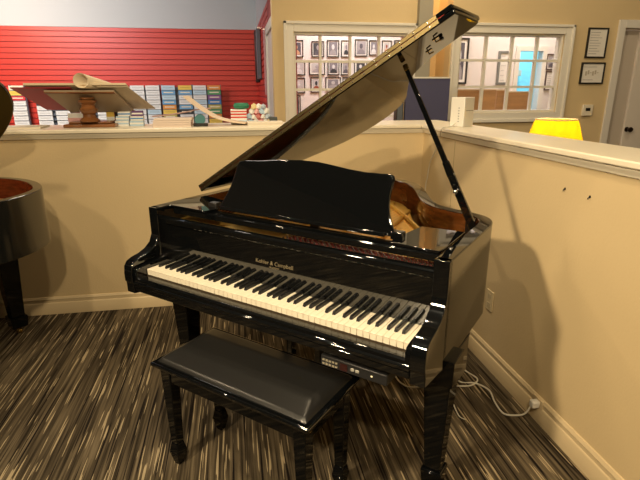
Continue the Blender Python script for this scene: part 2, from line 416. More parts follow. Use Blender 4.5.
# music desk leaning back
TL = math.radians(18)
desk_o = [(-.392,.004),(-.372,.03),(-.352,.07),(-.337,.11),(-.327,.155),(-.320,.195),(-.310,.212),(-.285,.217),(-.20,.222),(-.10,.233),(.0,.239),(.08,.238),(.15,.230),(.22,.221),(.29,.2155),(.35,.2155),(.388,.218),(.400,.213),(.405,.200),(.401,.17),(.399,.14),(.402,.105),(.410,.075),(.424,.045),(.438,.016),(.438,.0)]
df = lambda u, v, t: (u, .232+v*math.sin(TL)+t*math.cos(TL), .987+v*math.cos(TL)-t*math.sin(TL))
bm = B(); prism(bm, desk_o, df, 0, .016); desk = obj('music_desk', bm, LACQ, piano, bevel=.0045, seg=3, smooth=30)
bm = B(); prism(bm, [(-.36,-.006),(.41,-.006),(.41,.010),(-.36,.010)], df, -.022, -.001); obj('desk_lip', bm, LACQ, desk, bevel=.003)
bm = B(); box(bm, -.02, .02, .35, .365, .90, 1.06, M=Matrix.Translation((0,.05,0)) @ Matrix.Rotation(-.0, 4, 'X')); obj('desk_strut', bm, BLACKP, desk)
# lid
AL = math.radians(30.35); ca, sa = math.cos(AL), math.sin(AL)
lf = lambda s, y, t: (-W+s*ca-t*sa, y, .994+s*sa+t*ca)
LID = [(1.420,.42),(1.422,.55),(1.422,.665),(1.416,.70),(1.38,.712),(1.33,.716),(1.26,.728),(1.19,.748),(1.11,.795),(1.04,.865),(1.0,.935),(.94,1.05),(.885,1.155),(.84,1.215),(.79,1.268),(.70,1.325),(.61,1.352),(.49,1.352),(.37,1.31),(.27,1.215),(.17,1.09),(.07,.945),(.015,.82),(.0,.70)]
lid_o = [(0,.42)]+smooth2(LID, 5)
lid_o = [(max(0, min(1.422, s)), y) for s, y in lid_o]
bm = B(); prism(bm, lid_o, lf, 0, .0180); lid = obj('lid', bm, LACQ, piano, bevel=.004, seg=2, smooth=30)
bm = B(); prism(bm, [(.0,.42),(1.420,.42),(1.422,.55),(1.422,.74),(1.412,.75),(0,.75)], lf, .0200, .0355); flap = obj('lid_flap', bm, LACQ, piano, bevel=.003)
bm = B()
prism(bm, [(.012,.4165),(1.362,.4165),(1.362,.4205),(.012,.4205)], lf, .0035, .0170)
prism(bm, [(.012,.4165),(1.362,.4165),(1.362,.4205),(.012,.4205)], lf, .0205, .0325)
hinge = obj('lid_hinge', bm, HINGE, flap)
bm = B(); prism(bm, [(.0,.422),(1.385,.422),(1.385,.43),(0,.43)], lf, .0180, .0202); obj('hinge_felt', bm, REDF, flap)
sc = None
for k in range(24):
    for t in (.0103, .0265):
        if sc is None:
            bm = B(); lathe(bm, [(.0005, 0), (.0035, 0), (.0028, .0018), (.0005, .0022)], n=8, M=Matrix.Rotation(PI/2, 4, 'X')); sc = obj('hinge_screw', bm, STEEL, flap); o = sc
        else: o = sc.copy(); C.objects.link(o); o.parent = flap
        o.location = lf(.04+k*.056, .4165, t)
# catches under the lid
for (s0, y0, kk) in ((1.300, .535, 0), (1.235, .625, 1)):
    bm = B(); prism(bm, [(s0-.012,y0-.007),(s0+.012,y0-.007),(s0+.012,y0+.007),(s0-.012,y0+.007)], lf, -.003, -.0005)
    tube(bm, [lf(s0-.004, y0, -.002), lf(s0-.004, y0, -.012), lf(s0+.014, y0, -.014)], .003, 8)
    obj('lid_catch', bm, BRASS, lid)
bm = B(); lathe(bm, [(.004, 0), (.008, 0), (.009, .006), (.006, .010), (.003, .011)], n=16, M=Matrix.Translation(lf(1.312, .560, -.0105)) @ Matrix.Rotation(-AL, 4, 'Y')); obj('lid_buffer', bm, BLACKP, lid)
# prop
pA = V((.610,.628,.945)); pB = V(lf(1.147, .57, -.006)); dv = (pB-pA)
def barseg(bm, a, b, wa, wb, da, db):
    d = (b-a).normalized(); s = d.cross(V((0,1,0))).normalized(); u = s.cross(d)
    loft(bm, [a+s*i*wa+u*j*da for i, j in ((-1,-1),(1,-1),(1,1),(-1,1))], [b+s*i*wb+u*j*db for i, j in ((-1,-1),(1,-1),(1,1),(-1,1))])
bm = B(); barseg(bm, pA, pA+dv*.36, .0165, .0135, .009, .009); prop = obj('lid_prop', bm, LACQ, piano, bevel=.003)
bm = B(); barseg(bm, pA+dv*.38, pB-dv*.02, .0105, .008, .006, .006); obj('prop_rod', bm, LACQ, prop, bevel=.002)
bm = B(); barseg(bm, pA+dv*.33, pA+dv*.42, .0145, .0125, .0105, .0095); obj('prop_collar', bm, LACQ, prop, bevel=.003)
bm = B(); barseg(bm, pB-dv*.035, pB-dv*.0, .009, .009, .007, .007); obj('prop_socket', bm, BRASS, prop, bevel=.003)
bm = B(); lathe(bm, [(.006, 0), (.006, .02), (.009, .022), (.009, .026), (.003, .028)], n=10, M=Matrix.Translation(pA+dv*.24+V((0,-.009,0))) @ Matrix.Rotation(PI/2, 4, 'X')); obj('prop_screw', bm, STEEL, prop)
bm = B(); tube(bm, [(.622+.022*math.cos(a), .662+.022*math.sin(a), .974) for a in [k*PI/8 for k in range(-2, 11)]], .006, 8); box(bm, .57, .655, .648, .664, .900, .966)
obj('prop_cup', bm, LACQS, piano)
# legs, casters
def leg(parent, x, y, rz=0., top=.606, k=1.):
    T = Matrix.Translation((x, y, 0)) @ Matrix.Rotation(rz, 4, 'Z')
    def sq(h, z): return [T @ V((i*h*k, j*h*k, z)) for i, j in ((-1,-1),(1,-1),(1,1),(-1,1))]
    bm = B(); loft(bm, sq(.058, top), sq(.055, top-.10)); loft(bm, sq(.0475, top-.101), sq(.030, .125)); L = obj('leg', bm, LEGM, parent, bevel=.003)
    bm = B(); loft(bm, sq(.037, .126), sq(.040, .118)); loft(bm, sq(.0395, .1175), sq(.034, .052)); obj('leg_foot', bm, LEGM, L, bevel=.002)
    bm = B(); box(bm, -.014, -.010, -.012, .012, .012, .052, M=T); box(bm, .010, .014, -.012, .012, .012, .052, M=T); box(bm, -.02, .02, -.02, .02, .046, .0525, M=T)
    lathe(bm, [(.004,-.009),(.021,-.009),(.022,0),(.021,.009),(.004,.009)], n=18, M=T @ Matrix.Translation((0,0,.022)) @ Matrix.Rotation(PI/2, 4, 'Y'))
    obj('caster', bm, BRASS, L)
    return L
leg(piano, .648, .225); leg(piano, -.640, .225); leg(piano, -.16, 1.02)
# lyre with pedals
bm = B(); box(bm, -.09, -.06, .30, .34, .19, .632); box(bm, .06, .09, .30, .34, .19, .632); lyre = obj('lyre', bm, LACQ, piano, bevel=.006)
bm = B(); box(bm, -.13, .13, .24, .36, .13, .20); obj('lyre_box', bm, LACQ, lyre, bevel=.006)
for x in (-.065, 0, .065):
    bm = B(); box(bm, x-.013, x+.013, .10, .25, .138, .146); obj('pedal', bm, BRASS, lyre, bevel=.003)
# control box hanging under the key bed
bm = B(); box(bm, .287, .535, -.030, .06, .582, .622); cb = obj('control_box', bm, mat('control_box_plastic', (.02, .02, .021), .45), piano, bevel=.004)
quick('box_bracket', (.33, .50, .0, .05, .622, .651), BLACKP, cb)
bt = None
for r in range(2):
    for k_ in range(5):
        if bt is None:
            bm = B(); box(bm, 0, .008, -.003, 0, 0, .006); bt = obj('button', bm, mat('lit_button', (.42, .38, .28), .5), cb); o = bt
        else: o = bt.copy(); C.objects.link(o); o.parent = cb
        o.location = (.296+k_*.0125, -.030, .590+r*.014)
quick('display', (.364, .392, -.032, -.029, .588, .614), mat('dark_red_display', (.035, .008, .006), .3), cb)
for x in (.404, .422): quick('transport_button', (x, x+.014, -.033, -.029, .597, .608), mat('pale_button', (.40, .39, .34), .5), cb, .002, label='pale transport button')
quick('indicator', (.4785, .484, -.032, -.029, .600, .604), mat('indicator_light', (.9, .8, .5), .4, emit=(1, .8, .4), strength=.6), cb)
cb.location = (.018, 0, -.006)
# power box under the treble side
bm = B(); box(bm, .50, .640, .44, .60, .335, .606); pw = obj('power_box', bm, LACQ, piano, bevel=.003)
quick('box_seam', (.498, .642, .438, .602, .50, .506), BLACKP, pw)
bm = B(); box(bm, -.60, .60, .47, .53, .56, .606); box(bm, -.05, .05, .53, 1.1, .72, .79); obj('under_beam', bm, LACQ, piano)

# ------------------------------------------------------------------ bench
bench = thing('piano_bench', 'black lacquered piano bench with padded dark grey vinyl seat', 'bench', (0,0,0), -TH)
X0, X1, Y0, Y1 = -.345, .388, -.235, .112
bm = B(); prism(bm, [(X0,Y0),(X1,Y0),(X1,Y1),(X0,Y1)], fxy, .462, .480)
obj('seat_frame', bm, LACQ, bench, bevel=.007, seg=3)
bm = B(); 
for a in ((X0+.03, X1-.03, Y0+.03, Y0+.05), (X0+.03, X1-.03, Y1-.05, Y1-.03), (X0+.03, X0+.05, Y0+.05, Y1-.05), (X1-.05, X1-.03, Y0+.05, Y1-.05)): box(bm, *a, .395, .462)
obj('apron', bm, LEGM, bench, bevel=.003)
bm = B(); NX, NY = 40, 24; g = []
cx0, cx1, cy0, cy1 = X0+.022, X1-.022, Y0+.022, Y1-.022
for j in range(NY+1):
    row = []
    for i in range(NX+1):
        u = -1+2*i/NX; v = -1+2*j/NY; u = math.copysign(abs(u)**.6, u); v = math.copysign(abs(v)**.7, v)
        dx = (1-abs(u))*(cx1-cx0)/2; dy = (1-abs(v))*(cy1-cy0)/2
        hx = min(1, .30*min(1, dx/.004)+.70*min(1, dx/.035)); hy = min(1, .30*min(1, dy/.004)+.70*min(1, dy/.085))
        h = min(hx, hy)
        row.append(bm.verts.new((cx0+(u+1)/2*(cx1-cx0), cy0+(v+1)/2*(cy1-cy0), .481+.030*h)))
    g.append(row)
for j in range(NY):
    for i in range(NX): bm.faces.new((g[j][i], g[j][i+1], g[j+1][i+1], g[j+1][i]))
obj('cushion', bm, VINYL, bench, smooth=80)
for lx in (X0+.052, X1-.052):
    for ly in (Y0+.050, Y1-.050):
        bm = B()
        def sq(h, z): return [(lx+i*h, ly+j*h, z) for i, j in ((-1,-1),(1,-1),(1,1),(-1,1))]
        loft(bm, sq(.026, .460), sq(.018, .105)); loft(bm, sq(.0175, .105), sq(.026, .060)); loft(bm, sq(.026, .0598), sq(.014, 0.0))
        obj('leg', bm, LEGM, bench, bevel=.003)
bm = B(); lathe(bm, [(.002,0),(.007,0),(.006,.004),(.002,.005)], n=8, M=Matrix.Translation((X1-.030, Y0+.055, .43)) @ Matrix.Rotation(PI/2, 4, 'Y')); obj('bolt', bm, BRASS, bench)

# ------------------------------------------------------------------ second piano at the left
pi2 = thing('grand_piano', 'dark grand piano at the left edge, only its curved tail in view', 'piano', (-2.3, 1.0, 0))
O2 = [(-2.95,.16),(-2.3,.16),(-2.1,.17),(-1.95,.22),(-1.78,.32),(-1.60,.44),(-1.42,.545),(-1.26,.645),(-1.150,.765),(-1.103,.86),(-1.078,.95),(-1.070,1.051),(-1.085,1.13),(-1.125,1.225),(-1.195,1.335),(-1.30,1.44),(-1.43,1.515),(-1.58,1.55),(-1.9,1.555),(-2.95,1.555)]
o2 = [(x+2.3, min(y, 1.555)-1.0) for x, y in smooth2(O2, 5)]
o2i = offset(o2, .045)
bm = B(); shell(bm, o2, o2i, .685, .982, 0); obj('rim', bm, [mat('black_satin_lacquer', (.006,.007,.007), .14, ior=1.9), mat('dark_mahogany', (.22,.045,.015), .15, vary=.4, vscale=5, stretch=(3,3,12))], pi2, bevel=.004, smooth=30)
bm = B(); prism(bm, offset(o2, .0445), fxy, .80, .81); obj('soundboard', bm, SPRUCE, pi2)
bm = B(); prism(bm, offset(o2, .09), fxy, .86, .872); obj('plate', bm, GOLD, pi2)
leg(pi2, .835, .395, .72, .685, 1.25); leg(pi2, -.50, .42, 0, .685, 1.25); leg(pi2, -.50, -.72, 0, .685, 1.25)
A2 = math.radians(38); c2, s2 = math.cos(A2), math.sin(A2)
l2 = lambda x, y, t: (x, .555-(.555-y)*c2+t*s2, .996+(.555-y)*s2+t*c2)
L2 = [(-2.95,0),(-1.80,0),(-1.62,.06),(-1.46,.20),(-1.30,.378),(-1.213,.489),(-1.161,.567),(-1.119,.65),(-1.101,.721),(-1.097,.781),(-1.107,.83),(-1.15,.92),(-1.26,1.03),(-1.42,1.13),(-1.65,1.26),(-1.90,1.37),(-2.2,1.385),(-2.95,1.385)]
bm = B(); prism(bm, [(x+2.3, .555-d_) for x, d_ in smooth2(L2, 5)], l2, 0, .02); obj('lid', bm, mat('black_satin_lacquer', (0,0,0)), pi2, bevel=.004, smooth=30)
bm = B(); tube(bm, [(.2,-.40,.95), l2(.2,-.1,-.002)], .010, 8); obj('lid_prop', bm, LACQ, pi2)
quick('keybed', (-.86, -.66, -.80, .53, .686, .75), LACQ, pi2)

# ------------------------------------------------------------------ cords and outlets
def cord(name, pts, r, label, cat='cord', m=CORDM):
    bm = B(); tube(bm, spline(pts, 8), r, 8); return tag(obj(name, bm, m, smooth=60), label, cat)
pc = thing('power_cord', 'white power cord curving over the carpet to the baseboard outlet', 'cord', (1.1, .3, 0))
bm = B(); tube(bm, spline([(-.24,.18,.30),(-.13,.16,.10),(-.045,.098,.0045),(.03,.066,.0045),(.071,-.004,.0045),(.050,-.10,.0045),(.044,-.185,.0045),(.080,-.21,.0045),(.120,-.240,.03),(.138,-.255,.090)], 8), .0042, 8); obj('cord', bm, CORDM, pc, smooth=60)
bm = B(); box(bm, .131, .168, -.275, -.243, .078, .112); obj('plug', bm, WHITEP, pc, bevel=.006)
bo = thing('wall_outlet', 'small outlet box on the right baseboard with white plug in it', 'outlet', (WR-.002, .07, .07))
bm = B(); box(bm, -.014, .0, -.06, .010, .005, .050); obj('cover_plate', bm, CREAM, bo, bevel=.002)
ol = thing('wall_outlet', 'cream outlet plate on the right half wall behind the piano', 'outlet', (WR, .565, .32))
bm = B(); box(bm, -.006, .0, -.035, .035, 0, .115); obj('cover_plate', bm, mat('cream_plate', (.68,.56,.34), .4), ol, bevel=.002)
bm = B(); box(bm, -.0075, -.005, -.014, .014, .018, .046); box(bm, -.0075, -.005, -.014, .014, .068, .096); obj('socket', bm, mat('cream_socket', (.55,.45,.28), .4), ol, bevel=.001)
cord('cable', [(.93,.62,.60),(.99,.60,.30),(1.06,.56,.10),(1.13,.50,.006),(1.16,.40,.005),(1.10,.35,.005),(1.02,.36,.005),(.93,.40,.005)], .004, 'white cable looping on the carpet behind the right piano leg')
cord('cable', [(.50,.30,.57),(.60,.36,.35),(.70,.42,.08),(.76,.41,.0045),(.82,.385,.0045),(.90,.40,.0045),(.96,.45,.0045)], .0042, 'white cable lying on the carpet left of the right piano leg')
cord('cable', [(.86,.20,.28),(.885,.19,.16),(.91,.17,.06),(.93,.13,.004),(.95,.10,.004)], .0025, 'thin pale wire hanging down beside the right piano leg')
for (y, z, l) in ((.093, 1.081, 'small dark screw hook left of two on the right half wall'), (-.054, 1.078, 'small dark screw hook right of two on the right half wall')):
    bm = B(); tube(bm, [(WR+.002, y, z+.003), (WR-.007, y, z+.003), (WR-.009, y, z-.001), (WR-.008, y, z-.005)], .0022, 6); lathe(bm, [(.002, 0), (.005, 0), (.005, .002), (.002, .003)], n=10, M=Matrix.Translation((WR-.0005, y, z+.005)) @ Matrix.Rotation(-PI/2, 4, 'Y'))
    tag(obj('screw_hook', bm, BLACKP), l, 'hook')

# ------------------------------------------------------------------ router on the corner ledge
rt = thing('router', 'white upright box with small indicator dots standing on the ledge corner', 'router', (1.42, 1.343, LZ), .607)
bm = B(); box(bm, 0, .125, 0, .10, 0, .185); obj('housing', bm, WHITEP, rt, bevel=.004)
quick('seam', (.02, .115, -.001, .001, .100, .103), RUBBER, rt)
for k_ in range(6):
    bm = B(); box(bm, -.0012, .001, .035, .043, .03+k_*.017, .036+k_*.017); obj('indicator', bm, mat('grey_dot', (.25,.25,.26), .5), rt)
cord('cable', [(1.378,1.372,1.268),(1.345,1.33,1.260),(1.30,1.27,1.254),(1.243,1.255,1.250),(1.240,1.285,1.215),(1.262,1.336,1.175),(1.268,1.403,1.095),(1.270,1.49,.996),(1.272,1.526,.886),(1.272,1.549,.796),(1.272,1.55,.40),(1.262,1.50,.13),(1.250,1.42,.02)], .0035, 'thin white cable hanging from the router down the wall corner')

# ------------------------------------------------------------------ lamp beyond the right wall
lt = thing('side_table', 'low brown table behind the right half wall carrying the lamp', 'table', (2.06, 1.3, 0))
quick('table_top', (-.25, .25, -.25, .25, .66, .69), OAKM, lt, .004)
for sx in (-.22, .22):
    for sy in (-.22, .22): quick('leg', (sx-.02, sx+.02, sy-.02, sy+.02, 0, .66), OAKM, lt)
lp = thing('table_lamp', 'glowing yellow shaded table lamp just beyond the right half wall', 'lamp', (2.055, 1.3, .69))
bm = B(); lathe(bm, [(.02, 0), (.09, 0), (.09, .015), (.03, .03), (.05, .10), (.07, .18), (.05, .28), (.015, .33), (.012, .47), (.004, .48)], n=24); obj('lamp_base', bm, BRASS, lp)
m = bpy.data.materials.new('lit_yellow_shade'); m.use_nodes = True; nt = m.node_tree; b_ = nt.nodes['Principled BSDF']
b_.inputs['Base Color'].default_value = (.95, .72, .05, 1); b_.inputs['Roughness'].default_value = .8
b_.inputs['Emission Color'].default_value = (1., .80, .02, 1); b_.inputs['Emission Strength'].default_value = .12
b_.inputs['Subsurface Weight'].default_value = 0
tr = nt.nodes.new('ShaderNodeBsdfTranslucent'); tr.inputs[0].default_value = (1., .80, .07, 1); ad = nt.nodes.new('ShaderNodeMixShader'); ad.inputs[0].default_value = .8
nt.links.new(b_.outputs[0], ad.inputs[1]); nt.links.new(tr.outputs[0], ad.inputs[2]); nt.links.new(ad.outputs[0], nt.nodes['Material Output'].inputs[0])
bm = B(); n = 40; rings = []
for r, z in ((.178, .450), (.129, .598), (.127, .598), (.176, .450)):
    rings.append([bm.verts.new((r*math.cos(2*PI*k/n), r*math.sin(2*PI*k/n), z)) for k in range(n)])
for a, b in zip(rings, rings[1:]+rings[:1]):
    for k in range(n): bm.faces.new((a[k], a[(k+1)%n], b[(k+1)%n], b[k]))
obj('lamp_shade', bm, m, lp)
bm = B(); tube(bm, [(.128*math.cos(2*PI*k/40), .128*math.sin(2*PI*k/40), .599) for k in range(41)], .004, 6); obj('shade_rim', bm, CREAM, lp)
bm = B(); lathe(bm, [(.008, .48), (.014, .49), (.028, .52), (.03, .54), (.02, .565), (.003, .57)], n=16); obj('bulb', bm, mat('bulb_glow', (1,.9,.7), .4, emit=(1,.8,.45), strength=38), lp)

# ------------------------------------------------------------------ wall things on the far wall
def frame(name, label, x0, x1, z0, z1, y, fw=.012, fm=BLACKP, inner=None, group=None, mat_w=0., cat='picture', lines=0, figure=None, pm=None, prnt=PAPER):
    t = thing(name, label, cat, ((x0+x1)/2, y, z0), 0, group)
    w = (x1-x0)/2; h = z1-z0
    bm = B()
    for a in ((-w, -w+fw, 0, h), (w-fw, w, 0, h), (-w+fw, w-fw, 0, fw), (-w+fw, w-fw, h-fw, h)): box(bm, a[0], a[1], -.02, 0, a[2], a[3])
    obj('frame', bm, fm, t, bevel=.001)
    quick('mount', (-w+fw, w-fw, -.010, 0, fw, h-fw), mat('mount_card', (.80,.76,.70), .7), t)
    if mat_w or pm:
        a = fw+mat_w
        pr_ = quick('print', (-w+a, w-a, -.0115, -.0098, a, h-a), pm or prnt, t)
        if figure:
            hm, sm_ = figure; cw = (w-a); ch = (h-2*a)
            bm = B(); q = [(cw*.34*math.cos(k*PI/8), a+ch*.62+ch*.20*math.sin(k*PI/8)) for k in range(16)]
            prism(bm, q, lambda u, v, t_: (u, t_, v), -.0128, -.0122); obj('portrait_head', bm, hm, pr_)
            bm = B(); q = [(-cw*.8, a+.002), (cw*.8, a+.002), (cw*.72, a+ch*.24), (cw*.3, a+ch*.40), (-cw*.3, a+ch*.40), (-cw*.72, a+ch*.24)]
            prism(bm, q, lambda u, v, t_: (u, t_, v), -.0122, -.0117); obj('portrait_shoulders', bm, sm_, pr_)
    if lines:
        bm = B(); ins = fw+.018
        for i in range(lines):
            z = h-ins-.012-(h-2*ins-.02)*i/max(1, lines-1); ln = random.uniform(.55, .95)
            box(bm, -w+ins, -w+ins+(2*w-2*ins)*ln, -.0125, -.011, z-.0022, z+.0022)
        obj('printed_lines', bm, mat('print_grey', (.38,.36,.36), .8), t)
    return t
frame('framed_certificate', 'upper framed certificate on the tan wall left of the doorway', 3.43, 3.65, 1.78, 2.058, FY-.001, .013, lines=9, cat='certificate')
t = frame('framed_certificate', 'lower wider framed certificate on the tan wall above the thermostat', 3.41, 3.672, 1.533, 1.738, FY-.001, .013, lines=2, cat='certificate')
bm = B()
for k_ in range(6): box(bm, -.08+.026*k_, -.062+.026*k_, -.0125, -.011, .08+.012*(k_ % 3), .11+.01*((k_+1) % 3))
obj('sketch', bm, mat('sketch_tone', (.50,.44,.36), .8), t)
th_ = thing('thermostat', 'white square thermostat on the tan wall under the two certificates', 'thermostat', (3.543, FY-.001, 1.218))
bm = B(); box(bm, -.058, .058, -.028, 0, 0, .112); obj('housing', bm, mat('beige_plastic', (.78,.70,.55), .5), th_, bevel=.006)
quick('display', (-.026, .026, -.030, -.027, .050, .080), BLACKP, th_)

GM = [mat('photo_grey_%d' % i, c, .5) for i, c in enumerate([(.10,.09,.11), (.22,.20,.22), (.05,.05,.06), (.34,.31,.32), (.50,.47,.46)])]
SK = mat('photo_skin', (.62,.34,.20), .6); HR = mat('photo_red_hair', (.30,.07,.03), .6); LG = mat('photo_light_grey', (.62,.60,.60), .6); DK = mat('photo_dark', (.03,.03,.035), .6)
PH = [ # x0,x1,z0,z1 at the gallery wall, print tone, head, shoulders, label
 (.72,.915,1.905,2.12,GM[0],SK,SK,'colour portrait at the top left of the gallery wall'),
 (1.03,1.20,1.91,2.11,GM[2],GM[3],GM[0],'dark photograph with pale figure, second in the top gallery row'),
 (1.24,1.405,1.912,2.125,GM[1],LG,GM[3],'grey portrait with black frame, third in the top gallery row'),
 (1.435,1.575,1.912,2.125,GM[4],GM[1],DK,'tall figure photograph, fourth in the top gallery row'),
 (1.625,1.80,1.925,2.14,GM[3],GM[0],GM[1],'portrait with wide mount, fifth in the top gallery row'),
 (1.825,1.955,1.94,2.13,GM[1],LG,LG,'pale seated figure photograph, sixth in the top gallery row'),
 (2.005,2.14,1.95,2.13,GM[4],HR,SK,'portrait of a person with long red hair in the top gallery row'),
 (2.18,2.36,1.95,2.135,GM[2],LG,GM[1],'dark portrait at the right end of the top gallery row'),
 (.76,.94,1.68,1.86,GM[4],LG,LG,'pale line drawing, first in the second gallery row'),
 (.995,1.21,1.682,1.86,GM[4],GM[3],GM[3],'wide faded group print, second in the second gallery row'),
 (1.25,1.41,1.682,1.862,GM[1],LG,DK,'dark portrait in a black frame, third in the second gallery row'),
 (1.435,1.57,1.682,1.855,GM[3],GM[1],GM[0],'grey musician photograph, fourth in the second gallery row'),
 (1.62,1.80,1.69,1.87,GM[2],LG,DK,'very dark portrait, fifth in the second gallery row'),
 (.76,.935,1.447,1.645,GM[4],LG,GM[4],'pale print at the left end of the third gallery row'),
 (1.015,1.165,1.455,1.655,GM[4],DK,HR,'small colour portrait with dark hair in the third gallery row'),
 (1.22,1.43,1.48,1.655,GM[1],GM[4],GM[3],'wide group photograph, third in the third gallery row'),
 (1.46,1.60,1.48,1.655,GM[3],GM[0],GM[2],'small dark photograph, fourth in the third gallery row'),
 (.74,.87,1.12,1.42,GM[2],GM[1],GM[0],'black framed photograph lowest on the gallery wall')]
for i, (x0,x1,z0,z1,pm,hm,sm_,lb) in enumerate(PH):
    frame('framed_photograph', lb, x0, x1, z0, z1, GY1-.001, .011, pm=pm, mat_w=.012 if i % 3 else .020, figure=(hm, sm_), group='framed photographs on the gallery wall', cat='photograph')
# office side
frame('framed_photograph', 'tall black framed picture at the left of the right window', 2.76, 2.99, 1.555, 2.117, GY2-.001, .022, pm=GM[0], mat_w=.035, figure=(LG, GM[3]), cat='picture')
frame('framed_notice', 'tall grey framed notice in the office seen through the right window', 3.415, 3.592, 1.545, 1.965, GY2-.001, .030, fm=mat('grey_frame', (.20,.20,.18), .5), lines=6, cat='notice')
frame('framed_photograph', 'small frame of several snapshots right of the office doorway', 4.115, 4.285, 1.735, 1.935, GY2-.001, .014, fm=mat('brown_frame', (.10,.06,.05), .5), pm=GM[3], mat_w=.012, figure=(LG, GM[0]), cat='picture')
frame('framed_notice', 'small dark framed sheet under the snapshots in the office', 4.130, 4.285, 1.475, 1.722, GY2-.001, .012, fm=mat('brown_frame', (0,0,0)), lines=7, cat='notice')
WOODP = mat('pale_brown_board', (.52, .30, .14), .55, vary=.2, vscale=3, stretch=(1,1,8))
for (x0, x1, z1, y, lb) in ((2.36, 2.95, 1.475, 3.72, 'brown board panel at the left behind the right window'), (2.97, 3.10, 1.47, 3.74, 'narrow upright brown board between two panels behind the right window'), (3.13, 3.44, 1.45, 3.76, 'wide brown board panel right of the narrow one behind the window')):
    t = thing('office_partition', lb, 'partition', ((x0+x1)/2, y, 0)); w = (x1-x0)/2
    quick('panel', (-w, w, 0, .03, .0, z1), WOODP, t); quick('edge_cap', (-w, w, -.004, .034, z1, z1+.012), mat('pale_edge', (.75,.62,.45), .5), t)
    if w < .1:
        for k_ in range(5): quick('fixing', (w-.03, w-.012, -.003, .001, 1.20+k_*.055, 1.23+k_*.055), BLACKP, t)
# washroom
t = thing('wall_shelf', 'small beige wall cabinet in the aqua room', 'cabinet', (4.55, 6.199, 1.70)); quick('body', (-.13, .13, -.12, 0, 0, .09), mat('shelf_beige', (.60,.50,.40), .6), t, .003); quick('door_panel', (-.12, .0, -.124, -.12, .01, .08), mat('shelf_beige', (0,0,0)), t)
t = thing('sink', 'white wash basin in the aqua room', 'sink', (4.55, 6.10, 0)); bm = B(); lathe(bm, [(.10, 1.05), (.19, 1.20), (.21, 1.25), (.205, 1.255), (.18, 1.22), (.03, 1.15)], 0, -.22, 24); obj('basin', bm, WHITEP, t); quick('splashback', (-.2, .2, -.04, 0, 1.10, 1.30), WHITEP, t); quick('pedestal', (-.08, .08, -.25, -.10, 0, 1.06), WHITEP, t, .02)
t = thing('soap_bottle', 'blue pump bottle above the wash basin', 'bottle', (4.36, 6.12, 1.30)); bm = B(); lathe(bm, [(.03, 0), (.032, .10), (.012, .13), (.012, .16), (.004, .165)], n=12); obj('bottle_body', bm, mat('blue_bottle', (.05,.16,.30), .3), t); quick('pump', (-.03, .01, -.006, .006, .165, .18), RUBBER, t)

# fabric partition beyond the corner
t = thing('fabric_partition', 'blue purple fabric partition panel standing behind the ledge', 'partition', (1.66, 2.6, 0))
quick('panel', (-.20, .205, -.018, .018, .10, 1.575), mat('slate_purple_fabric', (.075,.075,.15), .8, bump=.2, bscale=200), t)
quick('top_cap', (-.20, .205, -.022, .022, 1.575, 1.588), WHITEP, t)
for x in (-.18, .185): quick('foot', (x-.02, x+.02, -.2, .2, 0, .10), GREYM, t)
t = thing('floor_speaker', 'narrow dark speaker tower left of the blue purple partition', 'speaker', (1.41, 2.6, 0)); quick('cabinet', (-.035, .03, -.03, .05, 0, 1.41), BLACKP, t, .006); quick('grille', (-.025, .02, -.034, -.03, .8, 1.38), GREYM, t)
tag(quick('wall_banner', (1.925, 1.955, 3.40, 3.42, 1.66, 1.93), BLACKP), 'dark upright strip on the amber recess wall above the purple panel', 'banner')

# ------------------------------------------------------------------ things on the counter ledge
# lectern style desk stand seen from behind
ds = thing('desk_stand', 'turned wooden desk stand holding open sheet music on the ledge', 'stand', (-.985, 1.9, LZ))
bm = B(); prism(bm, [(-.16,-.10),(.16,-.10),(.16,.10),(-.16,.10)], fxy, 0, .022); prism(bm, [(-.13,-.08),(.13,-.08),(.13,.08),(-.13,.08)], fxy, .022, .036); obj('base', bm, OAKM, ds, bevel=.006)
bm = B(); lathe(bm, [(.062, .036), (.062, .05), (.040, .065), (.038, .085), (.053, .10), (.056, .115), (.041, .13), (.041, .145), (.056, .16), (.058, .172), (.03, .178), (.03, .184)], 0, -.06, n=24); obj('post', bm, OAKM, ds)
# board: top edge nearest us and highest, lower edge beyond
M = Matrix.Translation((-.0, -.01, .205)) @ Matrix.Rotation(-.30, 4, 'Z') @ Matrix.Rotation(-.42, 4, 'X')
M = Matrix.Translation((0, 0, .168))
UNDER = mat('taupe_board', (.38,.29,.19), .5)
board = [(-.235,-.12,.056),(.185,-.12,.056),(.255,.12,-.079),(-.165,.12,-.079)]
def slab(bm, q, t, mi=0):
    loft(bm, [V(p) for p in q], [V(p)+V((0,0,t)) for p in q], mi)
Mz = lambda q, dz=0: [(x, y, z+.168+dz) for x, y, z in q]
bm = B(); slab(bm, Mz(board), .012); obj('board', bm, UNDER, ds)
bm = B(); slab(bm, Mz([(-.235,-.124,.058),(.185,-.124,.058),(.187,-.110,.051),(-.233,-.110,.051)], -.006), .006); obj('board_edge', bm, OAKM, ds)
bm = B(); tube(bm, [(0,-.06,.180),(0,-.06,.192)], .045, 16); obj('collar', bm, OAKM, ds)
def booksheet(name, q, t, m, label, cat):
    bm = B(); slab(bm, [(x-1.0, y+1.9-1.9, z) for x, y, z in q] if False else q, t)
    return tag(obj(name, bm, m), label, cat)
L0 = lambda q, dz: [(-1.0+x, 1.9+y, LZ+z+.168+dz) for x, y, z in q]
REDB = mat('maroon_cover', (.30,.02,.03), .45)
booksheet('score_folder', L0([(-.41,-.125,.066),(-.06,-.125,.066),(.02,.12,-.075),(-.30,.12,-.075)], .0145), .006, REDB, 'open maroon score folder lying over the left of the desk stand', 'folder')
